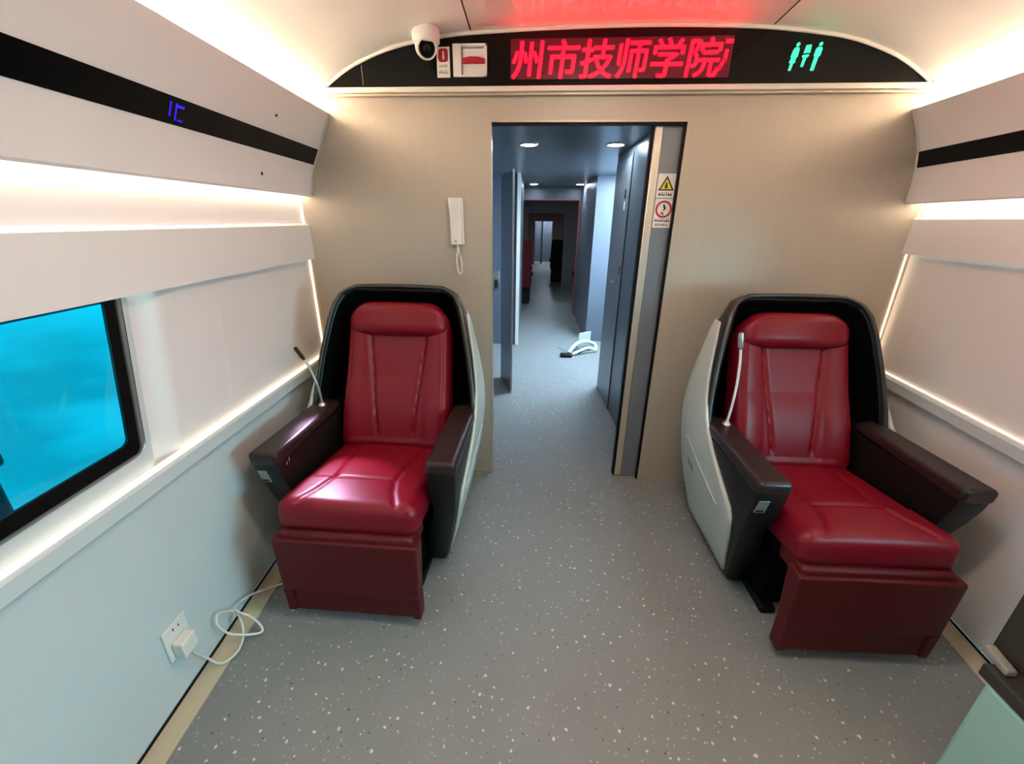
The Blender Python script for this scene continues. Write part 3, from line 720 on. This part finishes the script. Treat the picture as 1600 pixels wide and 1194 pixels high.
    for s in (-1, 1):
        rows = []
        for k in range(27):
            z = 0.05 + (1.08 - 0.05) * k / 26
            yf = lerp_table(FW, z); off = 0.010
            ring = shell_ring(z, off, yf, 10, 10, 4)
            half = ring[:10 + 10]
            half = [(x * (1 if s < 0 else -1), y, z_) for x, y, z_ in half]
            rows.append(half)
        m = MB().grid(rows)
        cv = part('side_cover', m, 'seatw', ang=50, label='off-white side cover')
        so = cv.modifiers.new('thickness', 'SOLIDIFY'); so.thickness = 0.012; so.offset = -1.0
        # raised seam and a recessed pull on the cover
        seam = []
        for k in range(15):
            yy = 2.02 - k * 0.033; zz = 0.54 - 0.012 * k
            seam.append((s * (hw(zz) + 0.011 - (0.05 * max(0, (yy - 1.94)) / 0.08 if yy > 1.94 else 0)), yy - LZ, zz))
        part('cover_seam', MB().tube(seam, 0.0035, 6), 'seatw', cv, ang=80)
        zz = 0.40; part('pull', MB().hexa([(s * (hw(zz - .05) + 0.008), 1.83 - LZ, zz - .05), (s * (hw(zz - .05) + 0.008), 1.92 - LZ, zz - .035), (s * (hw(zz - .05) + 0.013), 1.92 - LZ, zz - .035), (s * (hw(zz - .05) + 0.013), 1.83 - LZ, zz - .05),
                                            (s * (hw(zz) + 0.008), 1.835 - LZ, zz - .01), (s * (hw(zz) + 0.008), 1.92 - LZ, zz + .02), (s * (hw(zz) + 0.012), 1.92 - LZ, zz + .02), (s * (hw(zz) + 0.012), 1.835 - LZ, zz - .01)]), 'latch', cv, bevel=0.003)
    # seat cushion with stitched seams
    cy = 1.475 - LZ; hy = 0.295; grooves = [((-0.125, -0.095), (0.125, -0.095)), ((-0.125, -0.095), (-0.150, -0.19)), ((-0.150, -0.19), (-0.185, -0.27)), ((0.125, -0.095), (0.150, -0.19)), ((0.150, -0.19), (0.185, -0.27)), ((-0.125, -0.095), (-0.130, 0.0)), ((-0.130, 0.0), (-0.16, 0.22)), ((0.125, -0.095), (0.130, 0.0)), ((0.130, 0.0), (0.16, 0.22))]
    def cf(p):
        x, y, z = p
        if z > 0:
            k = min(1.0, z / 0.04); d = min(seg_dist((x, y), a, b) for a, b in grooves)
            z -= k * 0.0085 * math.exp(-(d / 0.0085) ** 2)
            z += k * 0.012 * max(0, 1 - (x / 0.27) ** 2) * max(0, 1 - (y / 0.3) ** 2)
            d2 = min(abs(y + 0.095), 1)      # front pad is a little fuller
            if y < -0.095: z += k * 0.006
        return Vector((x, y, z))
    q = Matrix.Rotation(math.radians(-5.5), 3, 'X')
    part('seat_cushion', MB().rbox(0.268, hy, 0.062, 0.046, (64, 64, 12), cf, q, (0, cy, 0.437)), 'leather', ang=60)
    # backrest
    th = math.atan2(0.265, 0.68); qb = Matrix.Rotation(-th, 3, 'X')
    def bf(p):
        x, y, z = p
        w_ = 1.0 - 0.085 * (z + 0.355) / 0.71
        x *= w_ * (1 - 0.30 * max(0.0, (z - 0.22) / 0.135) ** 2)
        if y < 0:
            k = min(1.0, -y / 0.03)
            g = min(seg_dist((x, z), (s_ * 0.138, 0.22), (s_ * 0.088, -0.27)) for s_ in (-1, 1))
            y += k * 0.011 * math.exp(-(g / 0.008) ** 2)
            y += k * 0.020 * (1 - min(1, abs(x) / 0.25) ** 2) * (1 if z > -0.3 else 0.6) - k * 0.010 * max(0, 1 - ((abs(x) - 0.19) / 0.06) ** 2)
            y -= k * 0.012 * max(0, 1 - ((z + 0.16) / 0.16) ** 2)
            d3 = abs(abs(x) - (0.250 * w_ - 0.012)); y += k * 0.004 * math.exp(-(d3 / 0.006) ** 2)
        return Vector((x, y, z))
    part('backrest', MB().rbox(0.267, 0.07, 0.355, 0.045, (64, 10, 64), bf, qb, (0, 1.893 - LZ, 0.768)), 'leather', ang=60)
    def pf(p):
        x, y, z = p
        t_ = abs(x) / 0.246; rr = 1 - 0.0 * t_
        if z > 0: z *= 1 - 0.95 * max(0, (t_ - 0.55) / 0.45) ** 2.2
        y += 0.025 * t_ * t_ if y < 0 else 0
        return Vector((x, y, z))
    part('headrest', MB().rbox(0.246, 0.062, 0.082, 0.055, (40, 12, 18), pf, qb, (0, 1.950 - LZ, 1.045)), 'leather', ang=60)
    # leg rest
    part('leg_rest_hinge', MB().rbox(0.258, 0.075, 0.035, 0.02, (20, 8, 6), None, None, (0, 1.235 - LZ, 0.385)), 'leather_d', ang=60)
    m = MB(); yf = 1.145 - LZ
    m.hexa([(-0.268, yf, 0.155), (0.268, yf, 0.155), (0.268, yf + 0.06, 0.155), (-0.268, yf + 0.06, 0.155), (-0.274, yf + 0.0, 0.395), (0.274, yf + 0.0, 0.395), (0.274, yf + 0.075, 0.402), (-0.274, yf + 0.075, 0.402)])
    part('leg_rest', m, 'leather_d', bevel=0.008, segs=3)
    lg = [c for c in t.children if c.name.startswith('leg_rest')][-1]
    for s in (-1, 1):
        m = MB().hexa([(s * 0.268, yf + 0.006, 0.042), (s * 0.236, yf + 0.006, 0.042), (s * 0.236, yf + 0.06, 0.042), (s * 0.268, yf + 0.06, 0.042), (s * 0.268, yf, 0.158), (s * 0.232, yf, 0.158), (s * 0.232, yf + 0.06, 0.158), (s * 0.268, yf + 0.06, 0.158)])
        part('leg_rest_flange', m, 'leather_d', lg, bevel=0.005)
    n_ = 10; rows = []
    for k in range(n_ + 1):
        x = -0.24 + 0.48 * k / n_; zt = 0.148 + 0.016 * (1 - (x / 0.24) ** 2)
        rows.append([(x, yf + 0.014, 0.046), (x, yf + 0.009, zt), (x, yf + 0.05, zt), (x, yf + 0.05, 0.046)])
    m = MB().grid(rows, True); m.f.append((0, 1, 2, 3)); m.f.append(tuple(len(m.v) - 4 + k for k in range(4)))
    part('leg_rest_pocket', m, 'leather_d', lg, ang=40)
    return t
seat_l = make_seat('red leather reclining seat beside the window, left of the doorway', (-0.695, LZ, 0), 0.0)
def dup(root, loc, rz, label):
    r = root.copy(); COL.objects.link(r); r.location = loc; r.rotation_euler = (0, 0, rz); r['label'] = label
    def rec(a, b):
        for ch in a.children:
            c = ch.copy(); COL.objects.link(c); c.parent = b; rec(ch, c)
    rec(root, r); return r
seat_r = dup(seat_l, (1.145, LZ, 0), math.radians(2.0), 'red leather reclining seat right of the doorway, straight white lamp stem')
def seat_lamp(seat, base, pts, head_r, mstem, lit=False):
    b = Vector(base)
    bs = obj('reading_lamp', MB().lathe([(0, 0.014), (0.011, 0.012), (0.016, 0.004), (0.019, 0.0), (0, 0.0)], b), 'silver', seat, local=True)
    P = smooth_path([b + Vector((0, 0, 0.008))] + [Vector(p) for p in pts], 6)
    obj('lamp_stem', MB().tube(P, 0.0055, 8), mstem, bs, local=True, ang=80)
    d = (P[-1] - P[-3]).normalized()
    if lit:
        tip = seat.location + P[-1] + d * 0.02
        l = bpy.data.lights.new('reading_light', 'SPOT'); l.energy = 15.0; l.color = (0.86, 0.60, 1.0); l.spot_size = math.radians(46); l.spot_blend = 0.6; l.shadow_soft_size = 0.03
        lo = bpy.data.objects.new('reading_light', l); COL.objects.link(lo); lo.location = tip + Vector((0.03, -0.03, -0.02))
        lo.rotation_euler = (Vector((-0.75, 1.32, 0.5)) - lo.location).to_track_quat('-Z', 'Y').to_euler()
    obj('lamp_head', MB().tube([P[-1] - d * 0.012, P[-1], P[-1] + d * 0.05, P[-1] + d * 0.058], [0.006, head_r, head_r, head_r * 0.7], 12), 'silver' if mstem == 'white' else 'armside', bs, local=True, ang=50)
def wl(seatx, x, y, z): return (x - seatx, y - LZ, z)
seat_lamp(seat_l, (-0.335, 0.035, 0.672), [(-0.338, 0.035, 0.74), (-0.350, 0.035, 0.80), (-0.372, 0.040, 0.86), (-0.398, 0.045, 0.90)], 0.009, 'silver', True)
seat_lamp(seat_r, (-0.318, 0.035, 0.672), [(-0.316, 0.028, 0.76), (-0.318, 0.022, 0.86), (-0.325, 0.022, 0.96), (-0.335, 0.024, 1.03)], 0.011, 'white')

# ------------------------------------------------------------------ wall outlet, charger and cable by the left wall
XW = lambda y: TX(-1.283, y)
ot = thing('wall_outlet', 'white socket plate low on the left wall', 'outlet', (XW(0.878) , 0.878, 0.16))
def onwall(y0, y1, z0, z1, d0, d1): return MB().hexa([(XW(y0) + d0, y0, z0), (XW(y1) + d0, y1, z0), (XW(y1) + d1, y1, z0), (XW(y0) + d1, y0, z0), (XW(y0) + d0, y0, z1), (XW(y1) + d0, y1, z1), (XW(y1) + d1, y1, z1), (XW(y0) + d1, y0, z1)])
obj('plate', onwall(0.832, 0.925, 0.165, 0.285, 0.0, 0.010), 'white', ot, bevel=0.003)
for (a, b) in ((0.868, 0.262), (0.890, 0.258)): obj('socket_slot', onwall(a, a + 0.004, b, b + 0.010, 0.009, 0.0104), 'ink', ot)
ch = thing('charger', 'white plug and coiled cable below the left window', 'charger', (XW(0.878) + 0.03, 0.878, 0.0))
obj('plug', onwall(0.845, 0.905, 0.172, 0.232, 0.0105, 0.050), 'white', ch, bevel=0.006, segs=3)
cable = [(XW(.88) + .035, .88, .174), (XW(.90) + .03, .895, .13), (-1.125, .925, .065), (-1.108, .938, .022), (-1.085, .950, .012), (-1.070, .995, .012), (-1.085, 1.045, .022), (-1.105, 1.075, .05), (-1.135, 1.09, .085),
         (-1.148, 1.05, .13), (-1.142, 1.025, .145), (-1.132, 1.005, .13), (-1.125, 1.008, .10), (-1.11, 1.02, .06), (-1.07, 1.045, .028), (-1.030, 1.068, .016), (-1.040, 1.083, .035), (-1.075, 1.085, .075), (-1.120, 1.085, .095), (-1.150, 1.12, .085), (-1.152, 1.20, .05), (-1.11, 1.275, .018), (-1.02, 1.34, .008), (-0.92, 1.42, .008)]
obj('cable', MB().tube(smooth_path(cable, 8), 0.0042, 8), 'white', ch, ang=80)

# ------------------------------------------------------------------ teal cabinet, bottom right
cb = thing('low_cabinet', 'teal sided cabinet with dark top in the near right corner', 'cabinet', (1.37, 0.35, 0))
obj('body', box(1.165, 1.52, -0.10, 0.815, 0.0, 0.415), 'teal', cb, bevel=0.012, segs=3)
obj('top', box(1.162, 1.54, -0.12, 0.835, 0.415, 0.455), 'olive', cb, bevel=0.006)
obj('riser', box(1.226, 1.54, -0.12, 0.884, 0.455, 0.80), 'olive', cb, bevel=0.006)
obj('latch', MB().hexa([(1.178, 0.797, 0.457), (1.206, 0.797, 0.457), (1.214, 0.868, 0.457), (1.186, 0.868, 0.457), (1.180, 0.799, 0.474), (1.205, 0.799, 0.474), (1.213, 0.868, 0.480), (1.187, 0.868, 0.480)]), 'latch', cb, bevel=0.004)
obj('screw', MB().cyl((1.195, 0.715, 0.455), (1.195, 0.715, 0.459), 0.007, seg=10), 'silver', cb)

# ------------------------------------------------------------------ corridor beyond the doorway
CZ_ = 2.0
struct(obj('ceiling_corridor', box(-1.05, 1.25, D + TB + .045, 7.27, CZ_, CZ_ + 0.04), 'cceil', ang=0))
m = MB().hexa([(0.632, 2.345, 0), (0.95, 2.345, 0), (0.95, 3.852, 0), (0.552, 3.852, 0), (0.632, 2.345, CZ_), (0.95, 2.345, CZ_), (0.95, 3.852, CZ_), (0.552, 3.852, CZ_)])
struct(obj('wall_corridor_right', m, 'steel_d', ang=0))
def rx(y): return 0.632 + (0.552 - 0.632) * (y - 2.345) / (3.852 - 2.345)
d2 = thing('door_2', 'dark steel door with lever handle on the corridor right side', 'door', (rx(3.56), 3.56, 0)); d2['kind'] = 'structure'
def onr(y0, y1, z0, z1, t0, t1): return MB().hexa([(rx(y0) - t1, y0, z0), (rx(y1) - t1, y1, z0), (rx(y1) - t0, y1, z0), (rx(y0) - t0, y0, z0), (rx(y0) - t1, y0, z1), (rx(y1) - t1, y1, z1), (rx(y1) - t0, y1, z1), (rx(y0) - t0, y0, z1)])
obj('leaf', onr(3.31, 3.83, 0.01, 1.93, 0.0, 0.008), 'steel', d2)
hn = obj('handle', onr(3.36, 3.46, 1.045, 1.062, 0.035, 0.05), 'silver', d2, bevel=0.004); obj('handle_stem', onr(3.36, 3.375, 1.046, 1.06, 0.006, 0.04), 'silver', hn)
obj('lock', onr(3.36, 3.375, 1.12, 1.18, 0.007, 0.012), 'ink', d2)
obj('sign_plate', onr(3.40, 3.44, 1.66, 1.72, 0.008, 0.010), 'ink', d2); obj('sign_plate', onr(3.40, 3.44, 1.58, 1.64, 0.008, 0.010), 'sticker', d2)
obj('gap', onr(3.302, 3.31, 0.0, 1.95, 0.0, 0.004), 'ink', d2)
# vestibule: outer doors either side with bright panes
struct(obj('wall_vestibule_right', box(1.2, 1.24, 2.345, 5.5, 0, CZ_), 'cgrey', ang=0))
struct(obj('wall_vestibule_left', box(-1.04, -1.0, D + TB, 5.22, 0, CZ_), 'cgrey', ang=0))
dv = thing('door_3', 'outer vestibule door with bright pane on the right', 'door', (1.2, 4.65, 0)); dv['kind'] = 'structure'
obj('leaf', box(1.17, 1.2, 4.2, 5.15, 0.01, 1.92), 'cwall', dv); obj('pane', box(1.164, 1.17, 4.32, 5.05, 0.75, 1.75), 'sidewin', dv)
dv = thing('door_4', 'outer vestibule door on the left, in shade', 'door', (-1.0, 4.6, 0)); dv['kind'] = 'structure'
obj('leaf', box(-1.0, -0.97, 4.15, 5.05, 0.01, 1.92), 'cwall', dv); obj('pane', box(-0.97, -0.964, 4.25, 4.95, 0.75, 1.85), 'cwall', dv)
# end walls of the vestibule and the passage beyond
m = MB().box(0.572, 1.2, 5.5, 5.54, 0, CZ_)
struct(obj('wall_end_right', m, 'cwall', ang=0))
m = MB().box(-1.0, -0.318, 5.22, 5.27, 0, CZ_)
struct(obj('wall_end_left', m, 'cwall', ang=0))
struct(obj('trim_lit_corner', box(-0.352, -0.312, 5.19, 5.225, 0, CZ_), 'white'))  # light on the rounded wall corner put in as a white post
struct(obj('wall_passage_right', MB().hexa([(0.572, 5.54, 0), (0.75, 5.54, 0), (0.75, 7.27, 0), (0.515, 7.27, 0), (0.572, 5.54, CZ_), (0.75, 5.54, CZ_), (0.75, 7.27, CZ_), (0.515, 7.27, CZ_)]), 'cgrey', ang=0))
struct(obj('wall_passage_left', MB().hexa([(-0.5, 5.27, 0), (-0.318, 5.27, 0), (-0.385, 7.27, 0), (-0.5, 7.27, 0), (-0.5, 5.27, CZ_), (-0.318, 5.27, CZ_), (-0.385, 7.27, CZ_), (-0.5, 7.27, CZ_)]), 'cgrey', ang=0))
# grey partition leaf on the left with rounded top
pl_ = []
m = MB().hexa([(-0.278, 3.585, 0.0), (-0.270, 3.60, 0.0), (-0.395, 3.985, 0.0), (-0.410, 3.975, 0.0), (-0.278, 3.585, 1.86), (-0.270, 3.60, 1.86), (-0.395, 3.985, 1.86), (-0.410, 3.975, 1.86)])
struct(obj('wall_partition', m, 'steel_d', ang=0))
struct(obj('trim_9', MB().hexa([(-0.279, 3.580, 0), (-0.266, 3.580, 0), (-0.266, 3.602, 0), (-0.279, 3.602, 0), (-0.279, 3.580, 1.87), (-0.266, 3.580, 1.87), (-0.266, 3.602, 1.87), (-0.279, 3.602, 1.87)]), 'silver'))
# control box with a dark grip on the left end wall
hd_ = thing('door_control', 'small dark grip on wall left beyond doorway', 'handle', (-0.6, 5.22, 0.72))
obj('plate', box(-0.64, -0.56, 5.212, 5.22, 0.70, 0.92), 'silver', hd_, bevel=0.003); obj('grip', box(-0.615, -0.565, 5.17, 5.212, 0.72, 0.82), 'ink', hd_, bevel=0.01)
# downlights
def downlight(x, y, z, label, r=0.055, m='down'):
    t = thing('ceiling_light', label, 'ceiling light', (x, y, z - 0.012), 0, 'round corridor ceiling lights')
    obj('ring', MB().lathe([(r, z), (r + 0.012, z), (r + 0.010, z - 0.008), (r, z - 0.008)], (x, y, 0)), 'silver', t)
    obj('diffuser', MB().lathe([(0, z - 0.006), (r, z - 0.006), (r, z - 0.001), (0, z - 0.001)], (x, y, 0)), m, t)
downlight(-0.15, 3.33, CZ_, 'round corridor ceiling light, nearest to doorway on the left')
downlight(0.452, 3.33, CZ_, 'round corridor ceiling light, nearest to doorway on the right')
downlight(-0.215, 6.72, CZ_, 'round corridor ceiling light, farther one on the left')
downlight(0.455, 6.72, CZ_, 'round corridor ceiling light, farther one on the right')
def fill_panel(x0, x1, y0, y1, label, m):
    t = thing('ceiling_light', label, 'ceiling light', ((x0 + x1) / 2, (y0 + y1) / 2, CZ_ - 0.02))
    obj('frame', box(x0 - .02, x1 + .02, y0 - .02, y1 + .02, CZ_ - 0.010, CZ_ - 0.001), 'silver', t); obj('diffuser', box(x0, x1, y0, y1, CZ_ - 0.016, CZ_ - 0.010), m, t)
fill_panel(0.76, 1.10, 4.05, 5.05, 'unseen fill panel added over the right outer door', 'vest_fill')  # added out of sight to brighten the vestibule floor
# pale bundle and grey sheet on the corridor floor
bn = thing('folded_bundle', 'pale folded plastic frame lying on the corridor floor', 'bundle', (0.48, 5.0, 0))
m = MB()
m.tube(smooth_path([(0.33, 4.86, 0.02), (0.40, 4.93, 0.10), (0.52, 5.0, 0.13), (0.64, 5.05, 0.08), (0.66, 5.0, 0.02)], 6), 0.024, 8)
m.tube(smooth_path([(0.36, 4.80, 0.02), (0.46, 4.86, 0.05), (0.56, 4.92, 0.07), (0.65, 4.97, 0.02)], 6), 0.02, 8)
obj('frame', m, 'bundle', bn)
obj('board', MB().hexa([(0.40, 4.98, 0.07), (0.60, 5.08, 0.07), (0.60, 5.12, 0.09), (0.40, 5.02, 0.09), (0.41, 4.99, 0.10), (0.60, 5.09, 0.10), (0.60, 5.13, 0.11), (0.41, 5.03, 0.11)]), 'bundle', bn)
obj('upright', MB().hexa([(0.44, 5.12, 0.0), (0.60, 5.16, 0.0), (0.60, 5.19, 0.0), (0.44, 5.15, 0.0), (0.45, 5.10, 0.20), (0.60, 5.14, 0.22), (0.60, 5.16, 0.22), (0.45, 5.12, 0.20)]), 'bundle', bn, bevel=0.006)
obj('strap', MB().tube(smooth_path([(0.36, 4.86, 0.02), (0.44, 4.84, 0.03), (0.52, 4.90, 0.05), (0.60, 4.94, 0.05)], 6), 0.012, 6), 'rubber', bn)
tag(obj('floor_sheet', MB().prism([(0.19, 5.16, 0.001), (0.33, 4.90, 0.001), (0.52, 5.0, 0.001), (0.56, 5.42, 0.001), (0.40, 5.40, 0.001)], (0, 0, 0.004)), 'sheet'), 'flat grey green sheet under the pale bundle on the floor', 'sheet')
tag(obj('dark_pouch', MB().rbox(0.07, 0.05, 0.018, 0.016, (10, 8, 4), None, None, (0.285, 4.765, 0.018)), 'rubber'), 'small dark flat pouch on the floor left of the pale bundle', 'pouch')
# end frame, coach beyond
m = MB(); m.box(-1.05, -0.40, 7.27, 7.33, 0, CZ_); m.box(0.505, 1.25, 7.27, 7.33, 0, CZ_); m.box(-0.40, 0.505, 7.27, 7.33, 1.815, CZ_)
struct(obj('wall_coach_end', m, 'steel_d', ang=0))
m = MB(); m.box(-0.402, -0.392, 7.26, 7.335, 0, 1.815); m.box(0.497, 0.507, 7.26, 7.335, 0, 1.815); m.box(-0.402, 0.507, 7.26, 7.335, 1.803, 1.817)
struct(obj('trim_10', m, 'redline'))
struct(obj('ceiling_coach', box(-1.4, 1.7, 7.33, 16.0, 1.9, 1.94), 'coach', ang=0))
struct(obj('wall_coach_left', box(-1.44, -1.4, 7.33, 16.0, 0, 1.94), 'coach', ang=0))
struct(obj('wall_coach_right', box(1.7, 1.74, 7.33, 16.0, 0, 1.94), 'coach', ang=0))
m = MB(); m.box(-1.4, -0.42, 16.0, 16.06, 0, 1.94); m.box(0.19, 1.7, 16.0, 16.06, 0, 1.94); m.box(-0.42, 0.19, 16.0, 16.06, 1.48, 1.94)
struct(obj('wall_coach_far', m, 'coachwood', ang=0))
m = MB(); m.box(-1.4, 1.7, 10.0, 10.05, 1.66, 1.9); m.box(0.38, 1.7, 10.0, 10.05, 0.0, 1.66); m.box(-1.4, -0.42, 10.0, 10.05, 0, 1.66)
struct(obj('wall_coach_partition', m, 'coach', ang=0))
m = MB(); m.box(-0.75, 0.55, 17.1, 17.14, 0, 1.9); m.box(-0.79, -0.75, 16.06, 17.14, 0, 1.9); m.box(0.55, 0.59, 16.06, 17.14, 0, 1.9); m.box(-0.79, 0.59, 16.06, 17.14, 1.9, 1.94)
struct(obj('wall_far_vestibule', m, 'cwall', ang=0))
downlight(0.02, 16.6, 1.9, 'bright ceiling light in the far doorway at the coach end', 0.14, 'down')
downlight(0.1, 13.6, 1.9, 'unseen fill light added beyond the grey coach partition', 0.06, 'dim')  # added out of view to light the brown bulkhead
downlight(-0.19, 8.6, 1.9, 'small dim ceiling light inside the dark coach', 0.03, 'dim')
tag(obj('far_door_post', box(-0.20, -0.14, 16.3, 16.36, 0, 1.9), 'steel_d'), 'grey post standing in the bright far doorway', 'post')
def coach_seat(label, x, y, w_, h_, m_, grp=None):
    t = thing('coach_seat', label, 'seat', (x, y, 0), 0, grp)
    obj('seat_base', box(x - w_ / 2 + .03, x + w_ / 2 - .03, y + 0.05, y + 0.5, 0.0, 0.34), 'seatblack', t, bevel=0.02)
    obj('seat_cushion', MB().rbox(w_ / 2, 0.27, 0.06, 0.04, (8, 8, 4), None, None, (x, y + 0.27, 0.40)), m_, t)
    def lean(p): return Vector((p.x * (1 - 0.12 * max(0, p.z) / (h_ / 2)), p.y + 0.05 * p.z, p.z))
    obj('backrest', MB().rbox(w_ / 2, 0.07, (h_ - 0.3) / 2, 0.06, (10, 6, 14), lean, None, (x, y + 0.05, 0.3 + (h_ - 0.3) / 2)), m_, t)
    obj('armrest', box(x - w_ / 2 - 0.03, x - w_ / 2 + 0.02, y + 0.05, y + 0.42, 0.52, 0.57), 'seatblack', t, bevel=0.01)
    obj('armrest', box(x + w_ / 2 - 0.02, x + w_ / 2 + 0.03, y + 0.05, y + 0.42, 0.52, 0.57), 'seatblack', t, bevel=0.01)
G1 = 'red seats in the dark coach'
coach_seat('dark red coach seat just inside the coach, left of its aisle', -0.50, 8.0, 0.48, 1.18, 'seatred', G1)
coach_seat('dark red coach seat just inside the coach, right of its aisle', 0.80, 8.25, 0.48, 1.06, 'seatred', G1)
coach_seat('dark red coach seat behind the front left one', -0.55, 9.0, 0.48, 1.15, 'seatred', G1)
coach_seat('black coach seat beside the grey partition deep in the coach', 0.33, 11.2, 0.42, 1.06, 'seatblack')

# ------------------------------------------------------------------ outside the left window: a dark figure, made up as a post
pp = thing('window_figure', 'dark figure in the cyan window, made up as a post at its left edge', 'post', (-2.05, 1.16, -1.1))
obj('pole', MB().tube([(-2.05, 1.16, -1.1), (-2.05, 1.16, 0.62)], 0.03, 10), 'post', pp); obj('head', box(-2.12, -1.98, 1.12, 1.20, 0.62, 0.80), 'post', pp, bevel=0.02)

# unseen lamp added above the frame as warm fill for the lounge
for (yy, lab) in ((0.95, 'unseen fill lamp added over the middle of the lounge'),):
    t = thing('added_fill_lamp', lab, 'ceiling light', (0.25, yy, 2.27))
    obj('frame', box(-0.06, 0.56, yy - 0.13, yy + 0.13, 2.272, 2.285), 'white', t); obj('diffuser', box(-0.04, 0.54, yy - 0.11, yy + 0.11, 2.268, 2.272), 'fill_lamp', t)
